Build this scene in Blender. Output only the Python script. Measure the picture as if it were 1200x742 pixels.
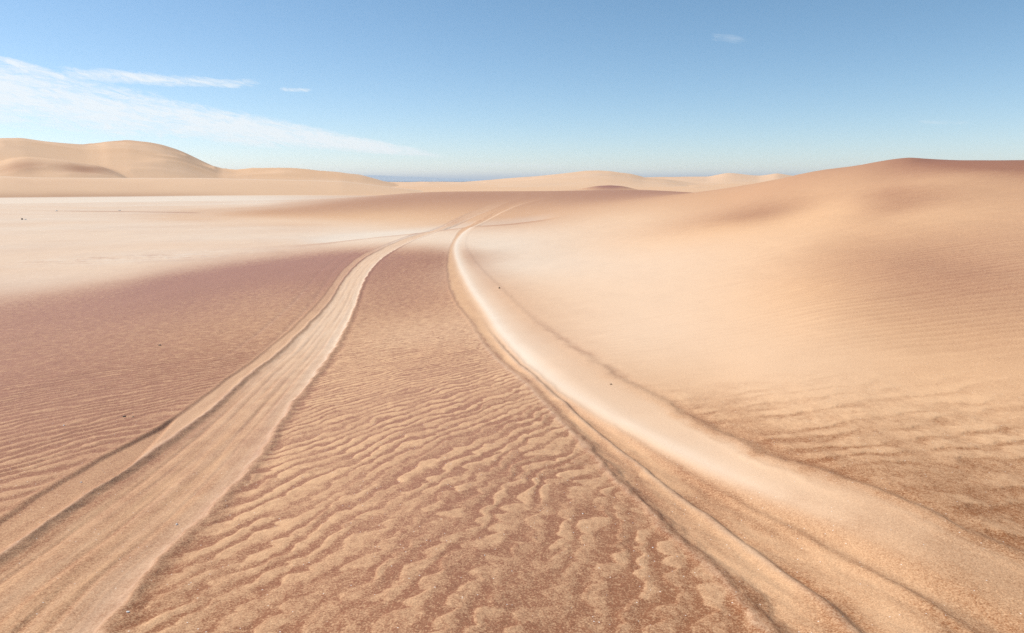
import bpy, math, random
import numpy as np

# ------------------------------------------------------------------ reset
for o in list(bpy.data.objects):
    bpy.data.objects.remove(o, do_unlink=True)
scene = bpy.context.scene
col = scene.collection
R = math.radians

# ------------------------------------------------------------------ camera
PITCH = 11.38            # degrees below the horizon
FOC = 800.0              # focal length in photo pixels (photo 1200 x 742)
cam = bpy.data.cameras.new('camera')
cam.sensor_fit = 'HORIZONTAL'; cam.sensor_width = 36.0
cam.lens = 36.0 * FOC / 1200.0
cam.clip_start = 0.02; cam.clip_end = 60000
cam_o = bpy.data.objects.new('camera', cam); col.objects.link(cam_o)
cam_o.location = (0, 0, 0)                       # eye height is the zero level of the place
cam_o.rotation_euler = (R(90 - PITCH), 0, 0)
scene.camera = cam_o

# ------------------------------------------------------------------ light
SUN_EL = 47.0
SUN_AZ = -74.0           # degrees from +Y, negative = to the left
sd = np.array([math.sin(R(SUN_AZ)) * math.cos(R(SUN_EL)), math.cos(R(SUN_AZ)) * math.cos(R(SUN_EL)), math.sin(R(SUN_EL))])
sun = bpy.data.lights.new('sun', 'SUN'); sun.energy = 4.6; sun.angle = R(0.53); sun.color = (1.0, 0.945, 0.865)
sun_o = bpy.data.objects.new('sun', sun); col.objects.link(sun_o)
from mathutils import Vector
sun_o.rotation_euler = Vector(tuple(-sd)).to_track_quat('-Z', 'Y').to_euler()
sun_o.location = tuple(sd * 50)

scene.view_settings.view_transform = 'Standard'
scene.view_settings.look = 'None'
scene.view_settings.gamma = 1.0
scene.view_settings.use_curve_mapping = False
scene.view_settings.exposure = 0.30

# ------------------------------------------------------------------ pixel <-> world helpers (used to survey the place)
SP, CP = math.sin(R(PITCH)), math.cos(R(PITCH))
def ray(u, v):
    a = (u - 600.0) / FOC; b = (371.0 - v) / FOC
    return a, CP + SP * b, -SP + CP * b          # x, y, z
def azel(u, v):
    x, y, z = ray(u, v)
    return math.atan2(x, y), math.atan2(z, math.hypot(x, y))
def tslope(u, v):
    x, y, z = ray(u, v)
    return z / math.hypot(x, y)

# ------------------------------------------------------------------ sky
world = bpy.data.worlds.new('World'); scene.world = world; world.use_nodes = True
NT = world.node_tree; NT.nodes.clear()
def wn(t, **k):
    n = NT.nodes.new(t)
    for a, b in k.items(): setattr(n, a, b)
    return n
def wmath(op, a, b=None, c=None, clamp=False):
    n = NT.nodes.new('ShaderNodeMath'); n.operation = op; n.use_clamp = clamp
    for i, s in enumerate((a, b, c)):
        if s is None: continue
        if isinstance(s, (int, float)): n.inputs[i].default_value = s
        else: NT.links.new(s, n.inputs[i])
    return n.outputs[0]
w_out = wn('ShaderNodeOutputWorld'); w_bg = wn('ShaderNodeBackground')
NT.links.new(w_bg.outputs[0], w_out.inputs[0])
sky = wn('ShaderNodeTexSky'); sky.sky_type = 'NISHITA'; sky.sun_disc = False
sky.sun_elevation = R(SUN_EL); sky.sun_rotation = R(SUN_AZ)
sky.altitude = 0; sky.air_density = 0.8; sky.dust_density = 0.0; sky.ozone_density = 5.0
w_bg.inputs['Strength'].default_value = 0.105
tc = wn('ShaderNodeTexCoord')
sep = wn('ShaderNodeSeparateXYZ'); NT.links.new(tc.outputs['Generated'], sep.inputs[0])
AZ = wmath('ARCTAN2', sep.outputs[0], sep.outputs[1])
EL = wmath('ARCSINE', sep.outputs[2])
def comb(x, y, z=0.0):
    n = NT.nodes.new('ShaderNodeCombineXYZ')
    for i, s in enumerate((x, y, z)):
        if isinstance(s, (int, float)): n.inputs[i].default_value = s
        else: NT.links.new(s, n.inputs[i])
    return n.outputs[0]
def wnoise(vec, scale, detail, rough=0.6, dist=0.0):
    n = NT.nodes.new('ShaderNodeTexNoise'); NT.links.new(vec, n.inputs['Vector'])
    n.inputs['Scale'].default_value = scale; n.inputs['Detail'].default_value = detail
    n.inputs['Roughness'].default_value = rough; n.inputs['Distortion'].default_value = dist
    return n.outputs['Fac']
tilt = 0.17
nvec = comb(wmath('MULTIPLY', AZ, 1.0), wmath('MULTIPLY', wmath('ADD', EL, wmath('MULTIPLY', AZ, tilt)), 5.0))
n_big = wnoise(nvec, 7.0, 8.0, 0.66, 0.8)
n_fine = wnoise(nvec, 34.0, 8.0, 0.74, 1.6)
nmix = wmath('ADD', wmath('MULTIPLY', wmath('SUBTRACT', n_big, .5), 1.5), wmath('ADD', wmath('MULTIPLY', wmath('SUBTRACT', n_fine, .5), 1.7), .5))
def streak(p0, w0, p1, w1, tip0, tip1, gain, thr):
    """a band of cirrus between two directions of the sky, half widths w0 and w1 (radians)"""
    a0, e0 = p0; a1, e1 = p1
    t = wmath('DIVIDE', wmath('SUBTRACT', AZ, a0), a1 - a0)
    ce = wmath('ADD', e0, wmath('MULTIPLY', t, e1 - e0))
    w = wmath('MAXIMUM', wmath('ADD', w0, wmath('MULTIPLY', t, w1 - w0)), 0.0015)
    d = wmath('DIVIDE', wmath('ABSOLUTE', wmath('SUBTRACT', EL, ce)), w)
    m = wmath('SUBTRACT', 1.0, wmath('MULTIPLY', d, d), clamp=True)
    ends = wmath('MULTIPLY', wmath('MULTIPLY', wmath('ADD', t, tip0), 1.0 / max(tip0, .05), clamp=True),
                 wmath('MULTIPLY', wmath('SUBTRACT', 1.0 + tip1, t), 1.0 / max(tip1 * 2, .05), clamp=True))
    m = wmath('MULTIPLY', m, ends)
    q = wmath('SUBTRACT', wmath('ADD', wmath('MULTIPLY', m, .62), nmix), thr)
    return wmath('MULTIPLY', wmath('MULTIPLY', q, gain, clamp=True), wmath('MULTIPLY', m, 2.2, clamp=True))
parts_ = [
    streak(azel(-150, 84), .052, azel(500, 180), .006, .6, .12, 1.6, .56),
    streak(azel(95, 88), .011, azel(295, 98), .007, .25, .1, 1.5, .70),
    streak(azel(10, 72), .006, azel(80, 92), .008, .3, .1, 1.5, .66),
    streak(azel(333, 105), .0035, azel(364, 106), .003, .3, .2, 1.1, .66),
    streak(azel(838, 45), .007, azel(870, 46), .007, .3, .3, .4, .7),
    streak(azel(1085, 143), .003, azel(1135, 144), .003, .3, .2, .4, .66),
    streak(azel(560, 193), .004, azel(660, 195), .004, .3, .2, .5, .66),
]
cl = parts_[0]
for q in parts_[1:]: cl = wmath('MAXIMUM', cl, q)
cl = wmath('MULTIPLY', cl, 0.84, clamp=True)
gam = wn('ShaderNodeGamma'); NT.links.new(sky.outputs[0], gam.inputs[0]); gam.inputs[1].default_value = 1.0
hsv = wn('ShaderNodeMix'); hsv.data_type = 'RGBA'; hsv.blend_type = 'MULTIPLY'; hsv.inputs['Factor'].default_value = 1.0
des = wn('ShaderNodeHueSaturation'); NT.links.new(gam.outputs[0], des.inputs['Color']); des.inputs['Saturation'].default_value = .87
sepc = wn('ShaderNodeSeparateColor'); NT.links.new(des.outputs[0], sepc.inputs[0])
cmbc = wn('ShaderNodeCombineColor')
NT.links.new(wmath('MULTIPLY', wmath('POWER', sepc.outputs[0], 1.28), .72), cmbc.inputs[0])
NT.links.new(wmath('MULTIPLY', wmath('POWER', sepc.outputs[1], 1.04), .95), cmbc.inputs[1]); NT.links.new(sepc.outputs[2], cmbc.inputs[2])
NT.links.new(cmbc.outputs[0], hsv.inputs['A']); hsv.inputs['B'].default_value = (.93, 1.015, 1.0, 1)
mixc = wn('ShaderNodeMix'); mixc.data_type = 'RGBA'
NT.links.new(cl, mixc.inputs['Factor']); NT.links.new(hsv.outputs['Result'], mixc.inputs['A'])
mixc.inputs['B'].default_value = (7.2, 7.5, 7.7, 1)
NT.links.new(mixc.outputs['Result'], w_bg.inputs[0])

# ------------------------------------------------------------------ noise
def _h(ix, iy, s):
    n = (ix.astype(np.int64) * 374761393 + iy.astype(np.int64) * 668265263 + s * 974634777) & 0xffffffff
    n = ((n ^ (n >> 13)) * 1274126177) & 0xffffffff
    return ((n ^ (n >> 16)) & 0xffff).astype(np.float32) / 65535.0
def vnoise(x, y, s):
    """gradient noise, about -0.7..0.7"""
    ix = np.floor(x); iy = np.floor(y); fx = (x - ix).astype(np.float32); fy = (y - iy).astype(np.float32)
    ux = fx * fx * fx * (fx * (fx * 6 - 15) + 10); uy = fy * fy * fy * (fy * (fy * 6 - 15) + 10)
    def g(dx, dy):
        a = _h(ix + dx, iy + dy, s) * 6.2831853
        return np.cos(a) * (fx - dx) + np.sin(a) * (fy - dy)
    a = g(0, 0); b = g(1, 0); c = g(0, 1); d = g(1, 1)
    return (a + (b - a) * ux) * (1 - uy) + (c + (d - c) * ux) * uy
def fbm(x, y, s, oct=3, rough=.5):
    t = 0; a = 1.0; f = 1.0
    for k in range(oct):
        t = t + a * vnoise(x * f, y * f, s + 17 * k); a *= rough; f *= 2.03
    return t
def sstep(a, b, x):
    t = np.clip((x - a) / (b - a), 0, 1); return t * t * (3 - 2 * t)
def bump(x, c, w):
    return np.exp(-((x - c) / w) ** 2)

# ------------------------------------------------------------------ survey of the near and middle ground: (u, v, distance in metres)
S = [
 # between the tracks and on to the brown rise
 (500,742,1.17),(500,600,1.85),(500,500,2.95),(490,430,4.7),(480,350,9.3),(490,300,14.5),(500,283,19),(520,268,26),(560,255,33),(585,240,45),
 # left, down to the pale pan
 (0,742,1.52),(0,600,2.5),(0,500,4.1),(0,430,6.6),(0,380,10),(0,345,14),(0,300,23),(0,260,43),(0,240,72),(0,232,98),
 (250,742,1.32),(250,620,1.98),(250,520,3.1),(250,450,4.7),(250,400,6.9),(250,350,10.8),(250,310,16.4),(250,270,30),(250,252,44),
 # brown rise, its crest line
 (340,244,50),(400,236,56),(450,231,60),(500,228,60),(600,225,62),(700,223,64),(760,223,64),(400,255,37),(470,245,45),
 # right-hand dune
 (700,742,1.22),(700,600,1.9),(700,500,2.95),(700,430,4.2),(700,380,6.2),(700,330,9.3),(700,290,15),(700,260,23),(700,243,32),(710,232,48),
 (850,742,1.3),(850,600,2.0),(850,500,3.0),(850,430,4.1),(850,350,6.8),(850,300,10),(850,260,16),(850,235,25),(850,221,33),
 (950,742,1.35),(950,600,2.05),(950,500,3.0),(950,400,4.6),(950,330,7),(950,280,10.5),(950,240,16.5),(950,202,27),
 (1050,204,20.5),(1052,189.2,25),(1000,195.5,26),(1085,192.3,23.2),
 (1100,742,1.45),(1100,600,2.2),(1100,500,3.15),(1100,400,4.7),(1100,340,6.2),(1100,300,8),(1100,250,12),(1100,220,15.5),(1100,192,22),
 (1200,742,1.6),(1200,600,2.4),(1200,500,3.3),(1200,400,4.8),(1200,340,6.2),(1200,300,7.8),(1200,250,11.5),(1200,220,15),(1200,191,20),
]
P = []
for u, v, r in S:
    P.append((azel(u, v)[0], r, tslope(u, v) * r))
def A(u): return math.atan2((u - 600) / FOC, 1.0)
for u, zz in ((0,-2.15),(120,-2.15),(250,-2.15),(340,-2.2),(400,-2.2)): P.append((A(u), 85, zz)); P.append((A(u), 112, zz))
for u in (500,600,700,770): P += [(A(u), 78, -1.5), (A(u), 92, -2.2), (A(u), 112, -2.25)]
P += [(A(850), 40, -.55), (A(850), 55, -1.1), (A(850), 80, -2.0), (A(850), 112, -2.25)]
for u, z1 in ((950, .0), (1050, .0), (1100, -.1), (1200, -.1)): P += [(A(u), 36, z1), (A(u), 50, -1.0), (A(u), 75, -2.1), (A(u), 112, -2.25)]
for th in (-58, -85): P += [(R(th), r, z) for r, z in ((1.5,-.84),(2.6,-1.0),(4.2,-1.2),(7,-1.5),(14,-1.9),(30,-2.1),(60,-2.15),(112,-2.15))]
for th in (58, 85): P += [(R(th), r, z) for r, z in ((1.5,-.88),(2.6,-.95),(4.2,-.9),(7,-.7),(12,-.3),(20,.35),(36,0),(60,-1.4),(112,-2.2))]
for th in (-130, -179, 179, 130): P += [(R(th), r, z) for r, z in ((1.5,-.8),(4,-.8),(10,-.9),(30,-1.5),(60,-2.0),(112,-2.2))]
P += [(R(th), .3, -.78) for th in (-150, -90, -30, 30, 90, 150)]
P += [(R(th), .8, -.81) for th in (-150, -90, -30, 30, 90, 150)]
P = np.array(P)
KT = 2.2
def tps_fit(X, val, lam=0.0):
    n = len(X); d = np.linalg.norm(X[:, None] - X[None], axis=2)
    K = np.where(d > 0, d * d * np.log(d + 1e-12), 0) + lam * np.eye(n)
    Q = np.hstack([np.ones((n, 1)), X]); M = np.zeros((n + 3, n + 3)); M[:n, :n] = K; M[:n, n:] = Q; M[n:, :n] = Q.T
    return np.linalg.solve(M, np.concatenate([val, np.zeros(3)]))
def tps_eval(X, w, pts):
    out = np.zeros(len(pts))
    for i in range(0, len(pts), 20000):
        q = pts[i:i+20000]; d2 = ((q[:, None] - X[None]) ** 2).sum(2)
        out[i:i+20000] = (.5 * d2 * np.log(d2 + 1e-20)) @ w[:-3] + w[-3] + q @ w[-2:]
    return out
XB = np.column_stack([P[:, 0] * KT, np.log(P[:, 1])])
WB = tps_fit(XB, P[:, 2], 2e-4)
def base_z(th, r):
    return tps_eval(XB, WB, np.column_stack([np.ravel(th) * KT, np.log(np.ravel(r))])).reshape(np.shape(th))

# look-up: where a line of sight from the survey point meets the ground
_rr = np.exp(np.linspace(math.log(.6), math.log(100), 900))
def hit(u, v):
    th = azel(u, v)[0]; s = tslope(u, v)
    z = base_z(np.full(len(_rr), th), _rr)
    k = np.nonzero(z >= s * _rr)[0]
    k = k[0] if len(k) else len(_rr) - 1
    if k > 0:
        a = z[k-1] - s * _rr[k-1]; b = z[k] - s * _rr[k]
        r = _rr[k-1] + (_rr[k] - _rr[k-1]) * min(1, max(0, -a / (b - a + 1e-12)))
    else: r = _rr[0]
    return math.sin(th) * r, math.cos(th) * r
def curve(pts):
    """x as a function of y along a surveyed line on the ground"""
    w = sorted((hit(u, v) for u, v in pts), key=lambda q: q[1])
    xs = np.array([q[0] for q in w]); ys = np.array([q[1] for q in w])
    keep = [0]
    for i in range(1, len(ys)):
        if ys[i] > ys[keep[-1]] * 1.015: keep.append(i)
    xs, ys = xs[keep], ys[keep]
    n0 = min(3, len(ys) - 1)
    m = (xs[n0] - xs[0]) / (ys[n0] - ys[0])
    ys = np.concatenate([[-60, ys[0] - .8], ys]); xs = np.concatenate([[xs[0] - m * (ys[2] + 60), xs[0] - m * .8], xs])
    # smooth (monotone resample, then light blur)
    yy = np.concatenate([np.linspace(-60, .3, 60)[:-1], np.exp(np.linspace(math.log(.3), math.log(ys[-1]), 400))])
    xx = np.interp(yy, ys, xs)
    for _ in range(3):
        k = np.ones(9) / 9; c = np.convolve(np.pad(xx, 4, mode='reflect', reflect_type='odd'), k, 'valid'); xx = c
    return lambda y: np.interp(y, yy, xx)
E0 = curve([(6,608),(42,583),(85,557),(147,523),(207,489),(252,454),(305,415),(344,383),(380,346),(399,318),(417,302),(445,289),(480,275),(520,263),(533,256),(552,247),(580,235),(606,228.5)])
E1 = curve([(0,652),(17,640),(85,594),(170,538),(210,509),(255,475),(295,437),(330,411),(359,382),(383,359),(402,327),(421,306),(445,292),(475,278.5),(518,265.5),(531,258.5),(550,249),(580,236),(606,229)])
E2 = curve([(125,740),(150,700),(175,667),(200,650),(237,614),(294,553),(316,515),(347,471),(368,443),(393,408),(404,388),(414.5,367),(421,345),(430,323),(438,312),(460,294),(485,281),(519,268.5),(540,261),(561,251.5),(590,238.5),(616,231)])
R1 = curve([(905,738),(873,698),(854,678),(836,658),(797,634),(766,604),(744,581),(726,562),(706,540),(686,519),(662,495),(641,470),(616,447),(586,422),(568,403),(554,380),(532,351),(525,332),(523,310),(526,290),(537,270),(552,261),(562,258),(578,249),(598,238.5),(640,229)])
R2 = curve([(1000,731),(968,702),(924,668),(899,649),(873,633),(848,616),(813,590),(776,562),(734,532),(705,508),(680,488),(650,462),(610,428),(585,402),(563,372),(543,340),(530,312),(528.5,290),(538.5,270),(554,261.5),(564,258.5),(580,249.5),(600,239),(642,229.3)])
R3 = curve([(1000,655),(962,636),(936,620),(890,598),(852,576),(796,547),(770,532),(735,508),(690,482),(655,460),(617,428),(590,400),(568,370),(548,340),(534,312),(529.5,291),(539.5,271),(555,262),(565,259),(581,250),(602,239.3),(644,229.6)])
R4 = curve([(1120,690),(1060,660),(990,627),(930,600),(865,571),(803,542),(747,510),(703,487),(662,462),(625,433),(589,396),(566,362),(548,336),(537,312),(532,297),(534,284),(543,272),(557,263),(567,260),(583,251),(604,240),(646,230)])
R5 = curve([(1180,655),(1128,631),(1082,612),(1040,593),(988,573),(935,552),(900,537),(877,529),(834,508),(796,485),(762,467),(727,448),(692,425),(657,400),(623,375),(588,341),(563,317),(546,294),(544,282),(549,273),(560,264),(570,260.5),(586,251.5),(608,240.5),(650,230.3)])

# ------------------------------------------------------------------ the sheet: rings round the standpoint, finest where it is near
def ring(a, b, n): return np.exp(np.linspace(math.log(a), math.log(b), n, endpoint=False))
rad = np.concatenate([ring(.02, 1.0, 36), ring(1.0, 3.0, 310), ring(3.0, 6.0, 190), ring(6, 16, 170), ring(16, 35, 85), ring(35, 75, 90),
                      ring(75, 130, 60), ring(130, 200, 50), ring(200, 350, 70), ring(350, 560, 50), ring(560, 900, 10), [900.0]])
inner = np.linspace(-43, 43, 1130)
outer_r = 43 + 137 * (np.linspace(0, 1, 56)[1:]) ** 1.5
az = np.radians(np.concatenate([-outer_r[::-1][:-1], inner, outer_r]))   # closes at 180
NR, NA = len(rad), len(az)
def cubic_matrix(xs, xq):
    """rows: Catmull-Rom weights of samples xs (uniform) for queries xq"""
    n = len(xs); h = xs[1] - xs[0]; f = (xq - xs[0]) / h; i = np.clip(np.floor(f).astype(int), 0, n - 2); t = f - i
    M = np.zeros((len(xq), n)); k = np.arange(len(xq))
    w = [(-t**3 + 2*t*t - t)/2, (3*t**3 - 5*t*t + 2)/2, (-3*t**3 + 4*t*t + t)/2, (t**3 - t*t)/2]
    for j, ww in zip((-1, 0, 1, 2), w): np.add.at(M, (k, np.clip(i + j, 0, n - 1)), ww)
    return M
lr = np.log(rad)
cr = np.linspace(math.log(.02), math.log(130), 200); ca = np.linspace(-math.pi, math.pi, 421)
MR = cubic_matrix(cr, np.minimum(lr, math.log(130))); MA = cubic_matrix(ca, az)
def coarse(X, w):
    T, L = np.meshgrid(ca * KT, cr)
    c = tps_eval(X, w, np.column_stack([T.ravel(), L.ravel()])).reshape(T.shape)
    return (MR @ c @ MA.T)
Z0 = coarse(XB, WB)
TH, RR = np.meshgrid(az, rad)
X = (np.sin(TH) * RR); Y = (np.cos(TH) * RR)

# ------------------------------------------------------------------ far dunes
far = sstep(96, 116, RR)
PANZ = -2.2
Z = Z0 * (1 - far) + PANZ * far
own = np.zeros(Z.shape, np.int8)          # which piece of the setting a point belongs to
def skyline(pts, rc):
    a = np.array([azel(u, v)[0] for u, v in pts]); z = np.array([tslope(u, v) for u, v in pts]) * rc
    return a, z
def far_dune(idx, pts, rc, w_front, w_back, sharp=1.25, und=.0, seed=1, rvar=0.0):
    global Z, own
    a, zc = skyline(pts, rc)
    zcr = np.interp(az, a, zc)
    k = np.ones(7) / 7; zcr = np.convolve(np.pad(zcr, 3, mode='edge'), k, 'valid')
    rcv = rc * (1 + rvar * vnoise(az * 6, az * 0 + 3.3, seed))
    zcr = zcr * rcv / rc
    d = RR - rcv[None]
    t = np.where(d < 0, 1 + d / w_front, 1 - d / w_back)
    t = np.clip(t, 0, 1)
    s = np.where(d < 0, t ** sharp * (1 - .35 * t) / .65, t * t * (3 - 2 * t))
    h = (zcr[None] - (PANZ - .4)) * s + (PANZ - .4)
    if und:
        rn = fbm(X / (w_front * .6) + .35 * fbm(X / w_front, Y / w_front, seed + 3, 2), Y / (w_front * .42), seed, 3)
        h = h + und * (s * (1 - np.clip(t, 0, 1) ** 8)) * (.7 * rn - 1.1 * np.abs(vnoise(X / (w_front * .5) + rn, Y / (w_front * .5), seed + 5)) + .2)
    m = (h > Z) & (t > 0)
    own[m] = idx; Z = np.where(m, h, Z)
SK_LEFT = [(-900,176),(-500,170),(-250,172),(-120,168),(0,162.5),(25,162),(50,165),(80,168),(100,169.5),(116,168.5),(125,166.3),(150,165),(175,167),(190,169.5),(205,174),(215,178),(240,190),(257,197.5),(275,199),(300,199.3),(330,198.5),(360,200),(400,203.3),(425,206.5),(440,210),(460,215),(480,220),(520,226)]
SK_MID = [(380,226),(420,221),(445,215.5),(470,214),(500,213),(540,213.5),(575,211.5),(600,209),(640,205),(660,203),(690,200),(700,199.8),(715,200.6),(740,204.3),(755,207.5),(780,210),(820,216),(860,220)]
SK_BACK = [(600,216),(700,211),(750,208),(790,207.5),(830,207.2),(850,203.3),(858,203.2),(870,204.4),(890,206.3),(902,204.5),(910,203),(920,204.5),(935,207),(980,203),(1050,206),(1200,200),(1500,203),(2200,200)]
SK_FRONT = [(-900,204),(-300,206),(-100,206.5),(0,206.5),(40,208),(150,208.6),(240,208.6),(300,210),(350,211),(400,212.3),(440,217),(480,222),(520,228),(560,232)]
SK_HUMP = [(-260,208),(-140,196),(-60,198),(0,190),(14,186),(28,184.5),(60,186),(95,189),(112,191),(125,194),(138,199),(152,206),(172,213),(210,221)]
SK_HOLLOW = [(660,226),(680,221.5),(690,219.5),(700,218),(715,217.2),(730,218.2),(742,221),(760,226)]
SK_SPUR = [(200,224),(230,215),(260,206),(300,205.5),(340,206.5),(400,209.5),(430,214),(470,222)]
far_dune(4, SK_LEFT, 260, 95, 60, 1.0, 3.6, 5)
far_dune(4, SK_SPUR, 215, 40, 40, 1.0, .5, 8)
far_dune(4, SK_HUMP, 200, 52, 60, .8, 1.2, 9)
far_dune(5, SK_MID, 330, 150, 70, 1.0, 2.6, 23)
far_dune(6, SK_BACK, 470, 150, 60, 1.0, 1.2, 31)
far_dune(3, SK_FRONT, 128, 27, 42, .75, .10, 13)
far_dune(7, SK_HOLLOW, 150, 9, 30, .8, 0, 15)
# rolling sand everywhere else out there, then down to the shore
roll = sstep(170, 260, RR)
Z = Z + roll * .35 * fbm(X / 30., Y / 22., 77, 3)
Z = Z - sstep(585, 640, RR) * (Z + 16)
own[(RR > 600)] = 5

# the small peak on the crest of the right-hand dune
Z = Z + .11 * np.exp(-np.abs((TH - A(1055)) / .045) ** 1.4) * np.exp(-((RR - 25) / 3.5) ** 2)
# ------------------------------------------------------------------ near-field relief and sand kinds
near = RR < 110
# sand kinds surveyed on the ground: (u, v, garnet, pale)
G = [(100,720,.5,0),(300,720,.68,0),(500,720,.74,0),(700,720,.76,0),(900,720,.6,0),(1100,720,.6,0),(1195,700,.64,0),(20,700,.52,0),
 (30,600,.55,0),(400,600,.55,0),(600,600,.62,0),(780,650,.64,0),(100,500,.68,0),(30,540,.6,0),(450,500,.56,0),(600,500,.58,0),(350,540,.5,0),
 (50,430,.7,0),(150,420,.65,0),(280,420,.55,0),(450,440,.48,0),(560,440,.5,0),(100,385,.72,0),(200,385,.62,0),(320,385,.5,0),(480,392,.32,.12),(430,400,.4,.05),(550,395,.4,.1),(520,415,.55,0),
 (30,365,.75,0),(150,352,.85,0),(300,340,.72,0),(370,330,.85,0),(480,355,.7,0),(530,345,.58,0),(440,345,.7,0),(490,375,.45,.05),
 (80,347,.62,.1),(200,330,.93,0),(300,315,1,0),(370,306,.97,0),(410,299,.85,0),(480,312,.85,0),(512,302,.84,0),(470,298,.78,0),
 (400,289,.2,.5),(470,285,.12,.6),(510,285,.12,.6),(300,299,.25,.55),(150,324,.3,.5),(40,338,.3,.55),(230,308,.25,.6),
 (0,310,0,.8),(100,295,0,.85),(200,285,0,.85),(300,283,0,.9),(380,274,0,.95),(0,255,0,.85),(150,258,0,.85),(100,240,.0,.95),(20,235,0,.9),(300,258,0,.45),(350,262,0,.55),(220,240,0,.95),(300,240,0,.95),
 (400,255,.12,.05),(450,250,.2,.05),(400,240,.6,0),(350,246,.5,0),(310,248.5,.42,0),(280,250,.3,.1),(450,235,.66,0),(550,230,.7,0),(650,228,.7,0),(750,226,.78,0),(600,240,.5,0),(650,236,.58,0),(480,260,.05,.2),(440,266,0,.5),(520,262,.1,.2),
 (600,261,.3,.2),(645,253,.25,.15),(560,266,.2,.4),
 (570,290,0,.85),(600,300,.1,.7),(590,312,.08,.75),(640,285,0,.65),(650,330,0,.5),(700,350,0,.42),(700,290,0,.45),(750,255,.03,.25),(800,300,0,.38),(800,350,0,.38),(750,400,0,.4),(850,400,0,.28),(900,440,0,.2),(1000,440,0,.1),(1100,450,.06,0),(1190,450,.12,0),
 (850,265,.2,0),(885,254,.62,0),(920,243,.5,0),(955,248,.06,0),(985,236,.12,0),(990,247,.03,0),(960,225,.25,0),(850,232,.35,0),(930,214,.42,0),(1000,203,.42,0),(1050,194,.7,0),(1150,194,1.0,0),(1190,196,1.0,0),(1190,210,.4,0),(1130,206,.36,0),(1150,235,.22,0),(1080,215,.25,0),(1042,225,.55,0),(1050,242,.5,0),(1000,262,.12,0),(960,270,.02,.05),(900,290,0,.15),(1000,290,.3,0),(1085,250,.08,0),(1150,262,.2,0),(1050,310,.5,0),(1130,330,.56,0),(1000,330,.32,0),(950,340,.12,0),(1180,370,.34,0),(1050,370,.25,0),(1100,400,.18,0),(1180,300,.4,0),(950,385,0,.1),  # fan-shaped shadows below the crest are entered here as dark sand
 (780,460,.12,.1),(850,490,.35,0),(900,520,.5,0),(960,540,.55,0),(1050,560,.5,0),(1150,600,.62,0),(1190,640,.66,0),(1100,520,.32,0),(1000,490,.14,0),(1190,540,.36,0),(920,480,.1,.05),(1000,620,.4,0)]
GX = []; GG = []; GP = []
for u, v, g, p in G:
    x, y = hit(u, v); GX.append((math.atan2(x, y) * KT, math.log(math.hypot(x, y)))); GG.append(g); GP.append(p)
for th, rs, g, p in ((-75, (2, 5, 9), .55, 0), (-75, (20, 45, 90), 0, .85), (75, (2, 4), .5, 0), (75, (8, 14), .2, 0), (75, (25, 60), .5, 0), (180, (2, 10, 40), .4, 0), (-180, (2, 10, 40), .4, 0), (0, (.3,), .5, 0), (0, (75, 95), .5, 0), (30, (35, 50, 80), .5, 0)):
    for r in rs: GX.append((R(th) * KT, math.log(r))); GG.append(g); GP.append(p)
GX = np.array(GX)
V = [(300,315,1),(370,306,1),(200,330,1),(100,345,1),(30,365,.9),(150,370,.85),(300,370,.6),(100,410,.7),(250,410,.5),(50,460,.65),(100,520,.5),(480,320,.7),(510,340,.7),(480,380,.5),(450,430,.6),(560,430,.6),(500,480,.6),(500,560,.5),(500,650,.38),(100,640,.25),(900,600,.1),(1100,640,0),(600,230,.7),(750,226,.8),(450,235,.7),(890,250,.4),(1050,240,.4),(1150,196,.5),(1050,310,.45),(1130,330,.45),(1190,500,0),(0,300,.6),(200,270,.6),(350,250,.6),(700,300,.4),(800,400,.2)]
VX = []
for u, v, q in V:
    x, y = hit(u, v); VX.append((math.atan2(x, y) * KT, math.log(math.hypot(x, y))))
VX = np.array(VX + [(-2 * KT, 1), (2 * KT, 1), (-2 * KT, 4), (2 * KT, 4)])
violet = np.clip(coarse(VX, tps_fit(VX, np.array([q[2] for q in V] + [.2, .2, .5, .4]), 1e-2)), 0, 1)
violet = np.where(RR > 100, np.where((TH > A(640)) & (TH < A(790)) & (RR < 165), .9, .25), violet)
garnet = np.clip(coarse(GX, tps_fit(GX, np.array(GG), 1.5e-3)), 0, 1.05)
pale = np.clip(coarse(GX, tps_fit(GX, np.array(GP), 6e-3)), 0, 1)
grit = np.zeros(Z.shape)
nr_end = int(np.searchsorted(rad, 75))
sl = slice(0, nr_end)
x = X[sl].astype(np.float32); y = Y[sl].astype(np.float32); r = RR[sl].astype(np.float32)
g = garnet[sl].astype(np.float32); p = pale[sl].astype(np.float32)
dz = np.zeros_like(x)

e0, e1, e2 = E0(y), E1(y), E2(y); r1, r2, r3, r4, r5 = R1(y), R2(y), R3(y), R4(y), R5(y)
endfade = (1 - .95 * sstep(30, 52, y)) 
wob = .012 * fbm(x * 4, y * 2.2, 41, 3) * np.minimum(1, y / 2 + .5)
wob2 = .02 * fbm(x * 7, y * 4, 43, 3)

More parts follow.
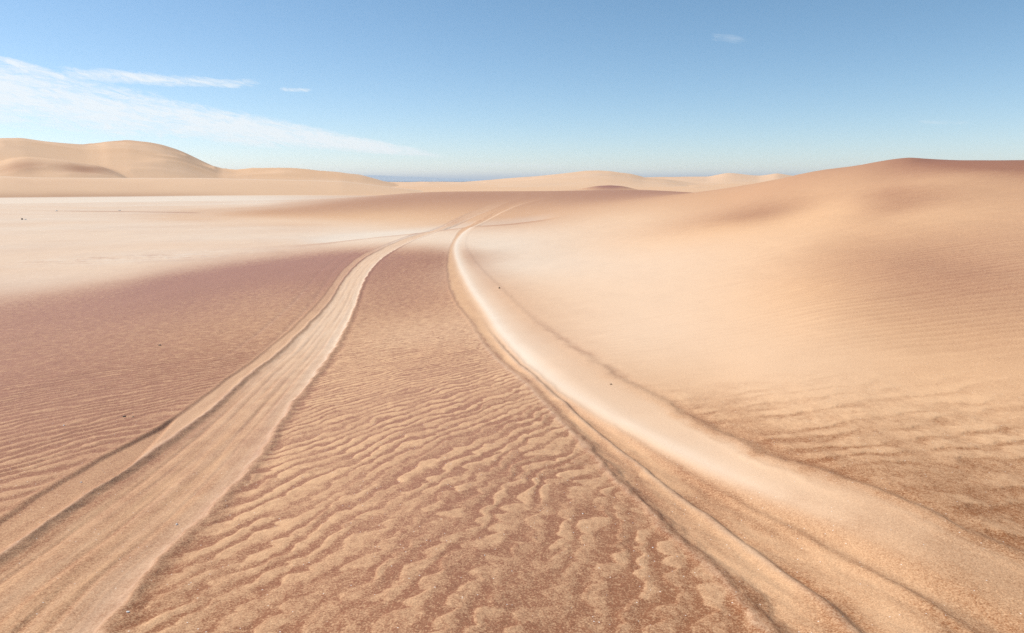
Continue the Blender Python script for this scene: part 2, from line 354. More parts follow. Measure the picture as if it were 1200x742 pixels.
# ---- ripples -------------------------------------------------------------
fy = np.clip(y, .2, 9)
f = .34 * fy + .105 * np.maximum(fy - 1.8, 0) ** 2
lam = .083
wx = fbm(x * 6.0, y * 3.0, 3, 2, .5); wy = fbm(x * 2.4, y * 1.3, 7, 2)
scal = fbm(x * 13, y * 8, 11, 2, .6)                          # scalloped edges
scal2 = fbm(x * 27, y * 17, 16, 2, .6)
fine_s = fbm(x * 42, y * 30, 12, 2, .6)
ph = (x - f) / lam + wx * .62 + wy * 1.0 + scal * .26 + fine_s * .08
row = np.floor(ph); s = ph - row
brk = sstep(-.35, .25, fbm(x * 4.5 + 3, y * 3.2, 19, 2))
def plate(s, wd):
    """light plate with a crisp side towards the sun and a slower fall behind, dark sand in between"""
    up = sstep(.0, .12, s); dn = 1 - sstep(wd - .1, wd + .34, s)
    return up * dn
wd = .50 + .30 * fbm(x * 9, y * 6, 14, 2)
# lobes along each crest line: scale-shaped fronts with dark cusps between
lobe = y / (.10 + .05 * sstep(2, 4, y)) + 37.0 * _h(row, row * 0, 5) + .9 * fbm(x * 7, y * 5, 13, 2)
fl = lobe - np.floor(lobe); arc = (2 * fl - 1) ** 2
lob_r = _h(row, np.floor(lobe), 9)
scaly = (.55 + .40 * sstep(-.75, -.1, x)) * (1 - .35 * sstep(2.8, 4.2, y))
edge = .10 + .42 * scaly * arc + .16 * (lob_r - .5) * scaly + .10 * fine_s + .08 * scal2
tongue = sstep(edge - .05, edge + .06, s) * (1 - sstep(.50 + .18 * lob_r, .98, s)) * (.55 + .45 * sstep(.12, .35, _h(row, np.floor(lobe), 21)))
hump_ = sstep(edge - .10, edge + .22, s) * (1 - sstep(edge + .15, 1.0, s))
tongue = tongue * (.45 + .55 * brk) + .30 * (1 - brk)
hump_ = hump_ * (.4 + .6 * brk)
lod = 1 - sstep(5.2, 8.0, r)
between = sstep(-.01, .05, x - e2) * sstep(-.01, .06, r1 - x)
leftside = sstep(-.02, .06, e0 - x)
lf = sstep(.0, .9, e0 - x)
ph_l = (x - f * .92) / .112 + wx * .45 + wy * 1.0 + scal * .25 + scal2 * .10 + fine_s * .08
s_l = ph_l - np.floor(ph_l)
tongue_l = plate(s_l, wd) * (.55 + .45 * brk) + .2 * (1 - brk)
hump_l = (.5 - .5 * np.cos(6.2832 * np.where(s_l < .38, s_l / .76, .5 + (s_l - .38) / 1.24))) * (.5 + .5 * brk)
# right of the tracks the ripples lie across the slope
lam2 = .155 + .0 * x
ph2 = (y - .12 * x + .05 * np.sin(x * 1.7)) / lam2 + fbm(x * 1.1, y * 3.2, 51, 2) * .8 + fbm(x * 6, y * 9, 53, 2) * .40 + fine_s * .10
s2 = ph2 - np.floor(ph2)
rip2 = sstep(.0, .14, s2) * (1 - sstep(.40, .95, s2))
rightside = sstep(.0, .12, x - r5)
low = rightside * (1 - sstep(2.9, 4.0, r - .25 * np.maximum(x - 1, 0)))      # coarse brown ripples at the foot
high = rightside * (1 - low)
# broad, faint ripples higher on the dune
ph3 = (y - .10 * x + .004 * x * x) / .112 + fbm(x * .35, y * 1.2, 61, 3) * 1.3 + fbm(x * 2.2, y * 5, 63, 2) * .25
s3 = ph3 - np.floor(ph3)
rip3 = sstep(0, .7, s3) * (1 - sstep(.7, 1.0, s3))
g += high * (.05 * fbm(x * 2.2, y * 4.5, 66, 3) + .05 * fbm(x * 9, y * 14, 67, 2)) * (1 - sstep(18, 30, r))
faint = high * (1 - sstep(8.5, 16, r)) * sstep(3.8, 5.2, r) * sstep(.02, .22, TH[sl].astype(np.float32)) * (.35 + .65 * sstep(.35, .62, TH[sl].astype(np.float32))) * (.6 + .8 * np.clip(fbm(x * .5, y * .5, 65, 2) + .3, 0, 1))

dz += between * lod * (.0026 * hump_ + .0018 * fbm(x * 14, y * 10, 23, 2))
dz += leftside * lod * .0055 * hump_l
dz += low * (.0036 * rip2 * (.3 + .7 * brk) + .003 * fbm(x * 9, y * 9, 25, 2))
dz += faint * .0042 * rip3
# mottling beyond the reach of single ripples
mott = fbm(x * 2.6, y * 5.5, 29, 3)
amp = .56 + .22 * sstep(1.4, 2.3, r)
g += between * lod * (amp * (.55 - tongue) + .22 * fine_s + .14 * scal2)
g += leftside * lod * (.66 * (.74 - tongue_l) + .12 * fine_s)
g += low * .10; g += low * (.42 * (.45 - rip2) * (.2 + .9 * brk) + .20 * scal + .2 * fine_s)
g += faint * .22 * (.5 - rip3)
fine = (leftside + between) * sstep(3.5, 6, r) * (1 - sstep(16, 28, r))
fine = fine * (1 - .8 * np.clip(p * 2, 0, 1))
g += fine * (.34 * fbm(x * 11, y * 13, 33, 3, .7) + .06 * mott + .10 * (x < e0))
dz += fine * .004 * fbm(x * 8, y * 10, 35, 2)
dz += .012 * fbm(x * .9, y * .7, 37, 3) * sstep(1, 3, r)

g += high * .12 * sstep(.30, .55, TH[sl]) * sstep(3.5, 5, r)
# ---- left wheel track ------------------------------------------------------
a = x - e1; w = np.maximum(e2 - e1, .03); t = a / w
sc = np.clip(w / .40, .25, 1.15)
dl = a + (wob + .006 * fbm(x * 26, y * 15, 48, 2)) * sc; dr = (x - e2) + (wob2 + .010 * fbm(x * 26, y * 15, 47, 2)) * sc
in_l = sstep(-.002, .030, dl / sc) * (1 - sstep(-.03, .0, dr / sc))
inm = ((dl > 0) & (dr < 0)).astype(np.float32)
floor_l = -.011 * sc * in_l
lip1 = .006 * sc * bump(dl / sc, -.012, .016)
lip2 = .006 * sc * bump(dr / sc, .0, .022) - .003 * sc * bump(dr / sc, .045, .03)
tread = .0014 * sc * np.sin(t * 6.283 * 4.3 + 2.0 * fbm(x * .0 + t * 2, y * 1.3, 71, 2)) * (.45 + .8 * np.clip(fbm(t * 3, y * 1.1, 73, 2) + .4, 0, 1))
tread += 0.0010 * fbm(t * 26, y * 2.5, 75, 2) * sc
grv = 0
for k_, tk in enumerate((.20, .33, .46, .60, .72)):
    grv = grv + bump(t, tk + .03 * vnoise(y * .7, y * 0 + k_, 76), .026) * np.clip(.55 + 1.3 * vnoise(y * 1.1 + 9 * k_, y * 0 + 5.5, 78) + .5 * vnoise(x * 9, y * 6, 79 + k_), 0, 1)
dz += (floor_l + lip1 + lip2 + tread * in_l - .0028 * sc * grv * in_l) * endfade
strip = sstep(.0, .02, x - e0 + wob) * (1 - sstep(-.02, .0, dl))
ws = np.maximum(e1 - e0, .01); ts = np.clip((x - e0) / ws, 0, 1)
# slump in the shoulder strip: the far part stands a little higher, its end drops off
fac = hit(166, 530)
along = (x - fac[0]) + .30 * (y - fac[1]) + .3 * wob
step = sstep(-.004, .03, along)
near_y = 1 - sstep(6, 10, y)
dz += strip * (-.004 * sc - .011 * (1 - step) * np.exp(np.minimum(along, 0) / .09) * near_y) * endfade
dz += .003 * sc * bump(x - e0 + wob, -.008, .014) * endfade
trackcol = np.clip(in_l, 0, 1) * endfade
farpale = sstep(2.2, 7, y) * (1 - .55 * sstep(24, 30, y))
g = g * (1 - trackcol) + trackcol * (.42 - .34 * farpale + grv * .16 + .12 * fbm(t * 8, y * .9, 81, 3) * (1 - .45 * farpale) + .03 * np.sin(t * 27 + 3 * fbm(t * 0, y * .8, 82, 2)) + .20 * fbm(x * 9, y * 6, 84, 3) * (1 - .5 * farpale) + .10 * sstep(.05, .6, fbm(x * 3, y * 2, 83, 2)) * (1 - farpale))
p = p * (1 - trackcol) + trackcol * (.03 + .36 * farpale + .20 * sstep(.62, .97, t) + .14 * fbm(t * 12, y * 1.2, 85, 2))
g += .20 * bump(dl / sc, .04, .025) * endfade * (1 - .6 * farpale)  # shade on the edge wall, put into the sand colour
p += .30 * bump(dl / sc, -.008, .010) * endfade  # sunlit lip, painted as a pale line
p += .22 * bump(dr / sc, -.015, .018) * endfade; g += .22 * bump(dr / sc, .035, .025) * endfade  # lit inner wall painted pale; dark garnet sand begins outside it
stc = strip * endfade
g = g * (1 - .8 * stc) + .8 * stc * (.50 - .22 * step * near_y - .10 * sstep(6, 12, y) + .10 * ts ** 3 * (1 - step) + .2 * fbm(ts * 3, y * 2.2, 87, 2)); p = p + stc * (.10 * step * near_y + .12 * sstep(6, 12, y))
g += .15 * bump(x - e0 + wob, .012, .014) * endfade

# ---- right wheel track -----------------------------------------------------
w14 = np.maximum(r4 - r1, .04); sc2 = np.clip(w14 / .30, .2, 1.1)
d1 = x - r1 + (wob2 * 1.2 + .012 * fbm(x * 24, y * 14, 46, 2)) * np.clip(sc2, .3, 1); d2 = x - r2 + wob2 * .5; d3 = x - r3 + wob2 * .5; d4 = x - r4 + wob * .5; d5 = x - r5 + wob2 * 1.4 + .045 * fbm(x * 2.6, y * 2.2, 50, 3) * (1 - .7 * sstep(4, 8, y)) + .012 * fbm(x * 20, y * 14, 49, 2)
tr = sstep(-.01, .05, d1) * (1 - sstep(-.10 * 1, .03, d4))
wall = sstep(-.05, .05, d4 / np.clip(sc2, .3, 1))
bench = sstep(-.04, .05, d4) * (1 - sstep(-.10 - .10 * sstep(3, 6, y), .05, d5))
tb = np.clip((x - r4) / np.maximum(r5 - r4, .03), 0, 1)
dz += endfade * (.006 * sc2 * bump(d1, -.015, .02) - .013 * sc2 * (1 - .75 * sstep(4.5, 8, y)) * sstep(.0, .06, d1) * (1 - sstep(-.06, .02, d4)))
nearR = 1 - sstep(4.5, 7, y)
dz += endfade * nearR * (.009 * bump(d2, -.01, .022) - .010 * sstep(0, .03, d2) * (1 - sstep(.05, .2, d2)) + .006 * bump(d3, .0, .02))
dz += endfade * sc2 * ((.015 * sstep(-.09, .10, d4 / np.clip(sc2, .3, 1)) + .012 * tb) * np.exp(-np.maximum(d5, 0) / 1.2))
dz += endfade * (1 - .7 * sstep(3, 6, y)) * (.008 * bump(d5, -.01, .04) * np.clip(sc2, .3, 1) - .005 * bump(d5, .06, .05))
rough_t = tr * nearR
dz += rough_t * .006 * fbm(x * 11 + y * 4, y * 5, 91, 3)
fp = sstep(2.2, 5.5, y) * (1 - .7 * sstep(24, 30, y))
g = g * (1 - tr * endfade) + tr * endfade * (.36 - .16 * fp + (.55 * np.clip(fbm(d1 * 9, y * 2.2, 93, 3), -.3, .8)) * (1 - .7 * fp))
p = p * (1 - .9 * tr * endfade)
g += endfade * (.24 * bump(d1, .018, .016) * (.5 + brk) * (1 - .6 * sstep(5, 9, y)) + .22 * bump(d2, .03, .04) * nearR * (.3 + brk) + .16 * bump(d3, .01, .02) * nearR)  # shaded drops along the track edges, darkened in the colour
p += endfade * (.22 * bump(d1, -.02, .014) + .20 * bump(d2, -.008, .013)) * nearR  # bright sunlit lips of those edges, painted pale
bm = bench * endfade
bm = bm * (1 - .75 * sstep(-.10, .02, d5) * sstep(-.1, .25, fbm(x * 13, y * 9, 97, 3)) * (1 - sstep(3.5, 6, y)))
dz += endfade * (1 - sstep(2.2, 3.2, y)) * .003 * bump(d5, -.085, .03); g += endfade * (1 - sstep(2.2, 3.2, y)) * .16 * bump(d5, -.055, .03)
wbm = bm * (1 - .85 * tb * sstep(2.6, 4.2, y))
g = g * (1 - wbm) + wbm * (.02 + .46 * (1 - sstep(1.0, 2.3, y)) + .22 * np.clip(fbm(x * 8, y * 6, 98, 3), -.2, .6) * (1 - sstep(1.5, 3.2, y)) + .16 * sstep(.75, 1.0, tb) * (1 - .85 * fp))
p = p * (1 - wbm) + wbm * (.42 * sstep(1.2, 2.4, y) * (1 - .5 * tb) + .36 * fp + .05 * fbm(x * 3, y * 3, 95, 2))  # painted falloff of light over the curved bench, palest at the wall
hi = bump(d4, .02, .06 + .03 * fp) * endfade * sstep(1.6, 2.6, y) * (1 - .6 * sstep(22, 28, y))  # pale sand on the bank wall plus its painted sunlit highlight
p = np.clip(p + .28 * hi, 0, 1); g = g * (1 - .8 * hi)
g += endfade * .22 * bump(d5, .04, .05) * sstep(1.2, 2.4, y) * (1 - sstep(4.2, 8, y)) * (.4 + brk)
g += endfade * .05 * bump(d5, .03, .06) * sstep(4, 6, y) * (1 - sstep(16, 24, y))
# fainter marks of earlier wheels beside the left track and on the rise
for k, (off, am) in enumerate(((-.16, .5), (.10, .35))):
    q = bump(x - e0, off - .02 * y, .014 + .002 * y) * sstep(4, 7, y) * (1 - sstep(16, 22, y))
    p += .25 * am * q; dz -= .004 * q
# the thin scarp where the slope meets the pan, its shade line put into colour
sc_p = [hit(u, v) for u, v in ((320,290),(380,283.5),(430,278),(480,273),(520,268.5),(545,265.5),(570,264),(600,261.5),(640,256.5),(663,252.5))]
s_th = np.array([math.atan2(a, b) for a, b in sc_p]); s_r = np.array([math.hypot(a, b) for a, b in sc_p])
rs_ = np.interp(az, s_th, s_r)[None].astype(np.float32)
s_m = (sstep(A(330), A(400), TH[sl]) * (1 - sstep(A(620), A(660), TH[sl]))).astype(np.float32) * (1 - .8 * np.clip(trackcol + bm + tr, 0, 1))
q = (r - rs_) / rs_
g += s_m * .40 * np.exp(-((q + .022) / .022) ** 2) * (1 + .5 * fbm(x * 1.2, y * .6, 111, 2)); p += s_m * .35 * sstep(0, .02, q) * (1 - sstep(.05, .2, q)); p -= s_m * .2 * np.exp(-((q + .02) / .02) ** 2)
dz -= s_m * .05 * sstep(-.03, .0, q) * (1 - sstep(.02, .3, q))
# streaks and damp patches on the pan
pz = sstep(14, 20, r) * sstep(.3, .6, p) * (1 - sstep(A(340), A(440), TH[sl]))
g += pz * .06; p -= pz * .18
g += pz * (.10 * np.clip(fbm(x * .16, y * .35, 113, 3), -.2, 1) + .05 * fbm(x * .8, y * 2.2, 115, 3) + .02)
p += pz * (.22 * fbm(x * .10, y * .22, 117, 3))
cx, cy = hit(175, 302)
crk = pz * np.exp(-((x - cx) / 3.5) ** 2) * np.exp(-((y - cy - .12 * (x - cx)) / 1.3) ** 2)
g += crk * .30 * sstep(.08, .4, fbm(x * .9, y * 4.0, 119, 3)); p += crk * .25 * sstep(.0, .3, fbm(x * .9, y * 4.0, 121, 3))
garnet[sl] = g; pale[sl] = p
grit[sl] = (1 - sstep(9, 30, r)) * (1 - .6 * np.clip(p * 2, 0, 1))
Z[sl] += dz

# colours of the far sand
fm = RR > 100
g2 = np.where(fm, 0, garnet); p2 = np.where(fm, 0, pale)
def stain_shade(th_px, wpx, r0, rw, amt):
    global g2
    th0 = A(th_px); g2 = g2 + amt * np.exp(-((TH - th0) / (wpx / FOC)) ** 2 - ((RR - r0) / rw) ** 2) * (RR > 95)
n1 = fbm(X / 14, Y / 10, 101, 3); n2 = fbm(X / 40, Y / 30, 103, 3)
pm = fm & (own == 0)
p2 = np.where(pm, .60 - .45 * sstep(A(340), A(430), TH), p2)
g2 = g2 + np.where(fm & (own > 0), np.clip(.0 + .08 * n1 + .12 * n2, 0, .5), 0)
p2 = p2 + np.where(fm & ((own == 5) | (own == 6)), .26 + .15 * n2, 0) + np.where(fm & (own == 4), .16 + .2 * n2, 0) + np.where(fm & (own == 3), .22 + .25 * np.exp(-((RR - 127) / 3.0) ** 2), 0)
for q in ((38, 18, 172, 9, .55), (108, 20, 172, 9, .65), (132, 9, 180, 8, .3), (160, 30, 255, 8, .25), (215, 25, 262, 10, .30), (105, 14, 262, 9, .3), (712, 26, 150, 9, 1.2), (690, 9, 315, 10, .35)):  # garnet patches, plus crest shade and a small cone's shadow painted in
    stain_shade(*q)
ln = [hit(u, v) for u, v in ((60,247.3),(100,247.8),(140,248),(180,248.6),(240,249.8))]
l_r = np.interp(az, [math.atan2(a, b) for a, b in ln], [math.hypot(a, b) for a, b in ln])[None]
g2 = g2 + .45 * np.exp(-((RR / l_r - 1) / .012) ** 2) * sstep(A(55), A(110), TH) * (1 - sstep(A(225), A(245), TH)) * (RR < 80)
foot = np.exp(-((RR - 101) / 3.0) ** 2) * (1 - sstep(A(150), A(330), TH)) * (TH > -1.4)  # shadow line at the dune foot, painted into the sand
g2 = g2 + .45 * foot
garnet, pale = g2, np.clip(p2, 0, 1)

# ------------------------------------------------------------------ materials
class Mat:
    def __init__(s, name):
        s.m = bpy.data.materials.new(name); s.m.use_nodes = True; s.t = s.m.node_tree; s.t.nodes.clear()
        s.out = s.n('ShaderNodeOutputMaterial'); s.b = s.n('ShaderNodeBsdfPrincipled'); s.l(s.b.outputs[0], s.out.inputs[0])
    def n(s, t, **k):
        q = s.t.nodes.new(t)
        for a, b in k.items(): setattr(q, a, b)
        return q
    def l(s, a, b): s.t.links.new(a, b)
    def math(s, op, *a, clamp=False):
        q = s.n('ShaderNodeMath', operation=op, use_clamp=clamp)
        for i, v in enumerate(a):
            if isinstance(v, (int, float)): q.inputs[i].default_value = v
            else: s.l(v, q.inputs[i])
        return q.outputs[0]
    def mix(s, f, a, b):
        q = s.n('ShaderNodeMix', data_type='RGBA')
        for sock, v in (('Factor', f), ('A', a), ('B', b)):
            if isinstance(v, (int, float)): q.inputs[sock].default_value = v
            elif isinstance(v, tuple): q.inputs[sock].default_value = (*v, 1)
            else: s.l(v, q.inputs[sock])
        return q.outputs['Result']
    def noise(s, vec, scale, detail=2, rough=.5):
        q = s.n('ShaderNodeTexNoise'); s.l(vec, q.inputs['Vector'])
        q.inputs['Scale'].default_value = scale; q.inputs['Detail'].default_value = detail; q.inputs['Roughness'].default_value = rough
        return q.outputs['Fac']
SAND = (.605, .368, .206); PALE = (.640, .528, .418); GARN = (.245, .097, .038); GARV = (.285, .140, .112)
def sand_material():
    M = Mat('sand')
    geo = M.n('ShaderNodeNewGeometry').outputs['Position']
    ga = M.n('ShaderNodeAttribute', attribute_name='garnet').outputs['Fac']
    pa = M.n('ShaderNodeAttribute', attribute_name='pale').outputs['Fac']
    gr = M.n('ShaderNodeAttribute', attribute_name='grit').outputs['Fac']
    n1 = M.noise(geo, 210, 3, .75); n2 = M.noise(geo, 75, 3, .65); n3 = M.noise(geo, 3.0, 4, .6)
    sp = M.math('ADD', M.math('MULTIPLY', M.math('SUBTRACT', n1, .5), 3.6), M.math('MULTIPLY', M.math('SUBTRACT', n2, .5), 1.4))
    sp = M.math('MULTIPLY', sp, gr)
    gg = M.math('ADD', ga, M.math('MULTIPLY', sp, M.math('ADD', M.math('MULTIPLY', ga, .9), .12)))
    gg = M.math('ADD', gg, M.math('MULTIPLY', M.math('SUBTRACT', n3, .5), .10), clamp=True)
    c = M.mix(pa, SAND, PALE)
    vi = M.n('ShaderNodeAttribute', attribute_name='violet').outputs['Fac']
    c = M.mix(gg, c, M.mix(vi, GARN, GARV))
    # single bright quartz grains
    vo = M.n('ShaderNodeTexVoronoi'); M.l(geo, vo.inputs['Vector']); vo.inputs['Scale'].default_value = 95
    rn = M.n('ShaderNodeSeparateColor'); M.l(vo.outputs['Color'], rn.inputs[0])
    spark = M.math('MULTIPLY', M.math('LESS_THAN', vo.outputs['Distance'], .16), M.math('GREATER_THAN', rn.outputs[0], .955))
    c = M.mix(M.math('MULTIPLY', M.math('MULTIPLY', spark, gr), .75), c, (.82, .74, .66))
    n4 = M.noise(geo, 330, 2, .8)
    lum = M.math('ADD', 1.0, M.math('MULTIPLY', M.math('MULTIPLY', M.math('SUBTRACT', n4, .5), 1.1), gr))
    mulc = M.n('ShaderNodeVectorMath', operation='SCALE'); M.l(c, mulc.inputs[0]); M.l(lum, mulc.inputs['Scale'])
    M.l(mulc.outputs[0], M.b.inputs['Base Color'])
    M.b.inputs['Roughness'].default_value = .93
    M.b.inputs['Specular IOR Level'].default_value = .15
    bp = M.n('ShaderNodeBump'); bp.inputs['Strength'].default_value = .55; bp.inputs['Distance'].default_value = .0022
    M.l(M.math('MULTIPLY', M.math('ADD', n1, M.math('MULTIPLY', n2, 1.5)), gr), bp.inputs['Height'])
    M.l(bp.outputs[0], M.b.inputs['Normal'])
    return M.m
SANDM = sand_material()

# ------------------------------------------------------------------ cut the sheet into the pieces of the setting and build them
vid = np.arange(NR * NA).reshape(NR, NA)
j1 = (np.arange(NA) + 1) % NA
quads = np.stack([vid[:-1], vid[1:], vid[1:][:, j1], vid[:-1][:, j1]], axis=-1)         # NR-1, NA, 4
def at(a): return a[:-1]
piece = own.copy()          # 0 ground, 3.. far dunes
# 1 left track, 2 right track, 8 pan, 9 brown rise, 10 right-hand dune
xe = X; ye = Y
pan_edge_u = np.array([-2000, 0, 60, 150, 230, 300, 400, 470, 520, 545]); pan_edge_v = np.array([345, 344, 337, 325, 310, 301, 290, 279, 268, 263])
pe = [hit(u, v) for u, v in zip(pan_edge_u[1:], pan_edge_v[1:])]
pth = np.array([-3.2, -1.2] + [math.atan2(a, b) for a, b in pe]); prr = np.array([14., 14.] + [math.hypot(a, b) for a, b in pe])
rp = np.interp(az, pth, prr)
nearpart = RR < 112
ispan = (RR > rp[None]) & (own == 0) & (TH < A(545)) 
piece[ispan] = 8
hx = [(250,251),(300,252),(350,258),(400,266),(450,271),(500,271),(545,263)]
hh = [hit(u, v) for u, v in hx]
hth = np.array([math.atan2(a, b) for a, b in hh]); hr = np.array([math.hypot(a, b) for a, b in hh])
rh = np.interp(az, hth, hr)
rise = (TH > A(252)) & (own == 0) & (RR < 92) & (RR > rh[None]) & (TH < A(545))
dl_ = [(545,264),(600,261),(650,252.5),(700,244),(760,236),(820,229),(850,222)]
dd = [hit(u, v) for u, v in dl_]
dth = np.array([math.atan2(a, b) for a, b in dd]); dr_ = np.array([math.hypot(a, b) for a, b in dd])
rd = np.interp(az, dth, dr_)
rise |= (TH >= A(545)) & (TH < A(860)) & (RR > rd[None]) & (own == 0)
piece[rise] = 9
Ey5 = R5(Y)
dune = (own == 0) & (piece == 0) & (X > Ey5) & (RR < 112) & (TH < 1.6) & (Y > .3)
dune |= (own == 0) & (TH >= A(860)) & (TH < 1.6) & (RR > 5)
piece[dune] = 10
t1 = (X > E1(Y)) & (X < E2(Y)) & (Y > -8) & (Y < 60); piece[t1 & (RR < 66)] = 1
t2 = (X > R1(Y)) & (X < Ey5) & (Y > -8) & (Y < 60); piece[t2 & (RR < 66)] = 2
fpiece = piece[:-1]
co_all = np.stack([X, Y, Z], -1).reshape(-1, 3).astype(np.float32)
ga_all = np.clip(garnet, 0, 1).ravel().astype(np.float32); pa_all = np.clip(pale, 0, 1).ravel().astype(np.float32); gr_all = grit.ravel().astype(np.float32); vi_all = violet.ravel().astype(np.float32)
def build(name, mask, label, cat, kind='structure', mat=SANDM):
    q = quads[mask].reshape(-1, 4)
    used, inv = np.unique(q, return_inverse=True)
    me = bpy.data.meshes.new(name)
    me.vertices.add(len(used)); me.vertices.foreach_set('co', co_all[used].ravel())
    n = len(q); me.loops.add(n * 4); me.loops.foreach_set('vertex_index', inv.ravel().astype(np.int32))
    me.polygons.add(n); me.polygons.foreach_set('loop_start', (np.arange(n) * 4).astype(np.int32))
    me.polygons.foreach_set('use_smooth', np.ones(n, bool))
    for an, arr in (('garnet', ga_all), ('pale', pa_all), ('grit', gr_all), ('violet', vi_all)):
        at_ = me.attributes.new(an, 'FLOAT', 'POINT'); at_.data.foreach_set('value', arr[used])
    me.materials.append(mat)
    me.update(calc_edges=True); me.validate()
    o = bpy.data.objects.new(name, me); col.objects.link(o)
    o['label'] = label; o['category'] = cat
    if kind: o['kind'] = kind
    return o
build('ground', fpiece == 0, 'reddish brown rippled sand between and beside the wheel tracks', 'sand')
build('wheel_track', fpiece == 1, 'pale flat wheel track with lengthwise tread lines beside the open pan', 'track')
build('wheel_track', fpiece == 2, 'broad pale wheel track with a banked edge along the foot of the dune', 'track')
build('salt_pan', fpiece == 8, 'flat whitish pan between brown sand and the far dunes', 'pan')
build('sand_rise', fpiece == 9, 'low brown sand rise the wheel tracks climb over', 'sand rise')
build('sand_dune', fpiece == 10, 'smooth apricot dune slope with dark crest beside the tracks', 'dune')
build('sand_dune', fpiece == 3, 'long low yellow dune front along the far edge of the pan', 'dune')
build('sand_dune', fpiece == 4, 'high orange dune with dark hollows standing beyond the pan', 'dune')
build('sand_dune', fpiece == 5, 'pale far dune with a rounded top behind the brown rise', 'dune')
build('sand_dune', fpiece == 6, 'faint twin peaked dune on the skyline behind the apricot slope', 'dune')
build('sand_dune', fpiece == 7, 'small dark sand mound peeping over the brown rise', 'dune')

# ------------------------------------------------------------------ sea and far coast
def mesh_obj(name, verts, faces, mat, label=None, cat=None, kind=None, smooth=False):
    me = bpy.data.meshes.new(name); me.from_pydata(verts, [], faces); me.materials.append(mat)
    if smooth: me.polygons.foreach_set('use_smooth', [True] * len(me.polygons))
    me.update(); o = bpy.data.objects.new(name, me); col.objects.link(o)
    if label: o['label'] = label; o['category'] = cat
    if kind: o['kind'] = kind
    return o
M = Mat('sea_water'); M.b.inputs['Base Color'].default_value = (.05, .14, .24, 1); M.b.inputs['Roughness'].default_value = .35
gp = M.n('ShaderNodeNewGeometry').outputs['Position']
bp = M.n('ShaderNodeBump'); bp.inputs['Distance'].default_value = 1.0; bp.inputs['Strength'].default_value = .6
M.l(M.noise(gp, .08, 4), bp.inputs['Height']); M.l(bp.outputs[0], M.b.inputs['Normal'])
n = 96; vs = [(0, 0, -15)]; fs = []
for k in range(n):
    a = 2 * math.pi * k / n; vs.append((40000 * math.cos(a), 40000 * math.sin(a), -15))
for k in range(n): fs.append((0, 1 + k, 1 + (k + 1) % n))
mesh_obj('sea', vs, fs, M.m, 'strip of blue sea beyond the dunes', 'sea', 'structure')
M = Mat('far_coast'); gp = M.n('ShaderNodeNewGeometry').outputs['Position']
M.l(M.mix(M.noise(gp, .004, 4), (.22, .30, .40), (.28, .35, .43)), M.b.inputs['Base Color']); M.b.inputs['Roughness'].default_value = 1  # blue of distant haze put into the base colour
vs = []; fs = []; N_ = 90; RC = 6000
rng = random.Random(4)
for i in range(N_ + 1):
    u = -500 + (600 + 500) * i / N_
    v = np.interp(u, [-500, 0, 300, 420, 450, 480, 520, 560, 590, 600], [196, 200, 203, 205, 206, 207, 208.6, 209.8, 210.6, 210.8]) + .25 * math.sin(u * .11) + .15 * math.sin(u * .37)
    a = A(u); h = max(RC * -1 * (-(tslope(u, v))), -14.5)
    for rr_, hz in ((RC - 450, -16), (RC - 250, -15 + .55 * (h + 15)), (RC, h), (RC + 450, -16)):
        vs.append((math.sin(a) * rr_, math.cos(a) * rr_, hz))
for i in range(N_):
    for k in range(3): fs.append((i*4+k, i*4+k+1, i*4+5+k, i*4+4+k))
mesh_obj('far_hills', vs, fs, M.m, 'low blue hazy coast on the horizon between the dunes', 'hills', 'structure', True)

# ------------------------------------------------------------------ stones
def ground_z(xx, yy):
    th = math.atan2(xx, yy); rr = math.hypot(xx, yy)
    i = int(np.clip(np.searchsorted(rad, rr), 1, NR - 1)); j = int(np.clip(np.searchsorted(az, th), 1, NA - 1))
    return float(Z[i-1:i+1, j-1:j+1].mean())
def stone_mat(name, c1, c2):
    M = Mat(name); gp = M.n('ShaderNodeTexCoord').outputs['Object']
    M.l(M.mix(M.noise(gp, 40, 4), c1, c2), M.b.inputs['Base Color']); M.b.inputs['Roughness'].default_value = .8
    return M.m
MW = stone_mat('white_stone', (.75, .72, .68), (.60, .55, .50)); MD = stone_mat('dark_stone', (.06, .05, .045), (.14, .11, .09)); MT = stone_mat('tan_stone', (.30, .20, .12), (.20, .13, .08))
import bmesh
def pebble(u, v, px, mat, label, seed, flat=.6):
    xx, yy = hit(u, v); zz = ground_z(xx, yy); d = math.hypot(xx, yy); size = px / FOC * d * .78
    bm = bmesh.new(); bmesh.ops.create_icosphere(bm, subdivisions=2, radius=.5)
    rg = random.Random(seed); ax = (rg.uniform(.8, 1.3), rg.uniform(.7, 1.0), flat)
    for vv in bm.verts:
        k = 1 + .16 * math.sin(vv.co.x * 7 + seed) + .13 * math.sin(vv.co.y * 9 + seed * 2) + .1 * math.sin(vv.co.z * 8 + seed * 3)
        vv.co = Vector((vv.co.x * ax[0] * k, vv.co.y * ax[1] * k, vv.co.z * ax[2] * k)) * size
    me = bpy.data.meshes.new('pebble'); bm.to_mesh(me); bm.free(); me.materials.append(mat)
    o = bpy.data.objects.new('pebble', me); col.objects.link(o)
    o.location = (xx, yy, zz + size * flat * .22); o.rotation_euler = (rg.uniform(-.2, .2), rg.uniform(-.2, .2), rg.uniform(0, 6))
    o['label'] = label; o['category'] = 'pebble'; o['group'] = 'loose pebbles on the sand'
pebble(207, 611, 4.5, MW, 'white pebble lying in the middle of the pale flat wheel track', 1)
pebble(150, 719, 4, MW, 'white pebble on the bright edge ridge of the flat wheel track', 2)
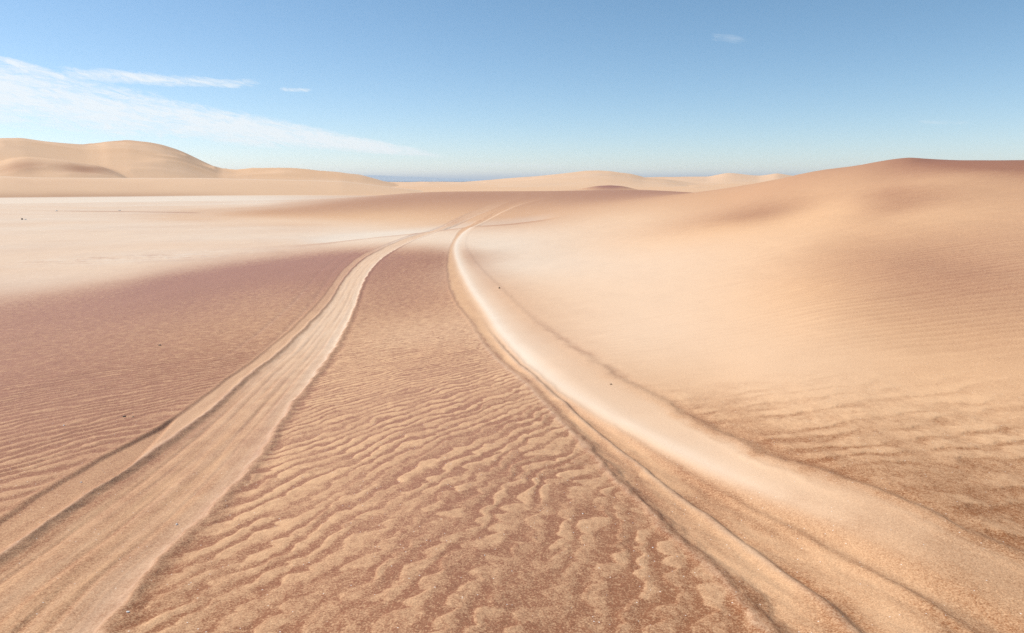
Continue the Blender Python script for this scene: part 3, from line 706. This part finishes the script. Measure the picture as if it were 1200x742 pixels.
pebble(95, 565, 3, MW, 'tiny white pebble on the orange shoulder strip below the slump', 3)
pebble(146, 490, 4, MD, 'dark pebble on the rippled sand just above the shoulder strip', 4)
pebble(156, 490, 2.6, MT, 'small tan pebble right next to the dark pebble by the shoulder strip', 5)
pebble(187, 405, 3, MD, 'dark pebble alone on the fine rippled purple brown sand', 6)
pebble(26, 257.5, 2.6, MD, 'dark stone standing on the whitish pan', 8, .9)
pebble(30, 257.5, 2.4, MW, 'small white stone beside the dark stone on the pan', 9)
pebble(140, 247, 2.6, MW, 'white stone on the dark line across the far pan', 11)
pebble(66, 247.5, 2.4, MW, 'white stone on the far pan near the low yellow dune', 12)
pebble(585, 340, 3.4, MT, 'brown clod on the upper bank edge of the broad track', 13, .9)
pebble(716, 453, 4, MT, 'brown clod below the banked edge where brown ripples begin', 14, .5)
pebble(683, 602.5, 2.6, MW, 'white pebble on rippled sand left of the thin broken track edge', 16)
pebble(765, 642, 2.4, MW, 'white pebble between ripple lobes beside the broken track edge', 17)
pebble(568, 651, 2.2, MW, 'tiny white pebble among the scalloped ripples between the tracks', 18)
pebble(75, 500, 2.2, MW, 'tiny white pebble among long dark ripples by the shoulder strip', 19)

# ------------------------------------------------------------------ air
M = Mat('haze_air'); M.t.nodes.remove(M.b)
pv = M.n('ShaderNodeVolumePrincipled'); pv.inputs['Color'].default_value = (.93, .97, 1.0, 1); pv.inputs['Density'].default_value = 1.5e-4
pv.inputs['Anisotropy'].default_value = .2
M.l(pv.outputs[0], M.out.inputs['Volume'])
HB = 41000; hz0, hz1 = -17.5, 75.0
vs = [(sx * HB, sy * HB, z) for z in (hz0, hz1) for sx, sy in ((-1, -1), (1, -1), (1, 1), (-1, 1))]
hz = mesh_obj('haze', vs, [(3, 2, 1, 0), (4, 5, 6, 7), (0, 1, 5, 4), (1, 2, 6, 5), (2, 3, 7, 6), (3, 0, 4, 7)], M.m, 'thin pale haze in the air over dunes and sea', 'haze', 'stuff')

# ------------------------------------------------------------------ render options
scene.cycles.use_denoising = False
scene.cycles.max_bounces = 6
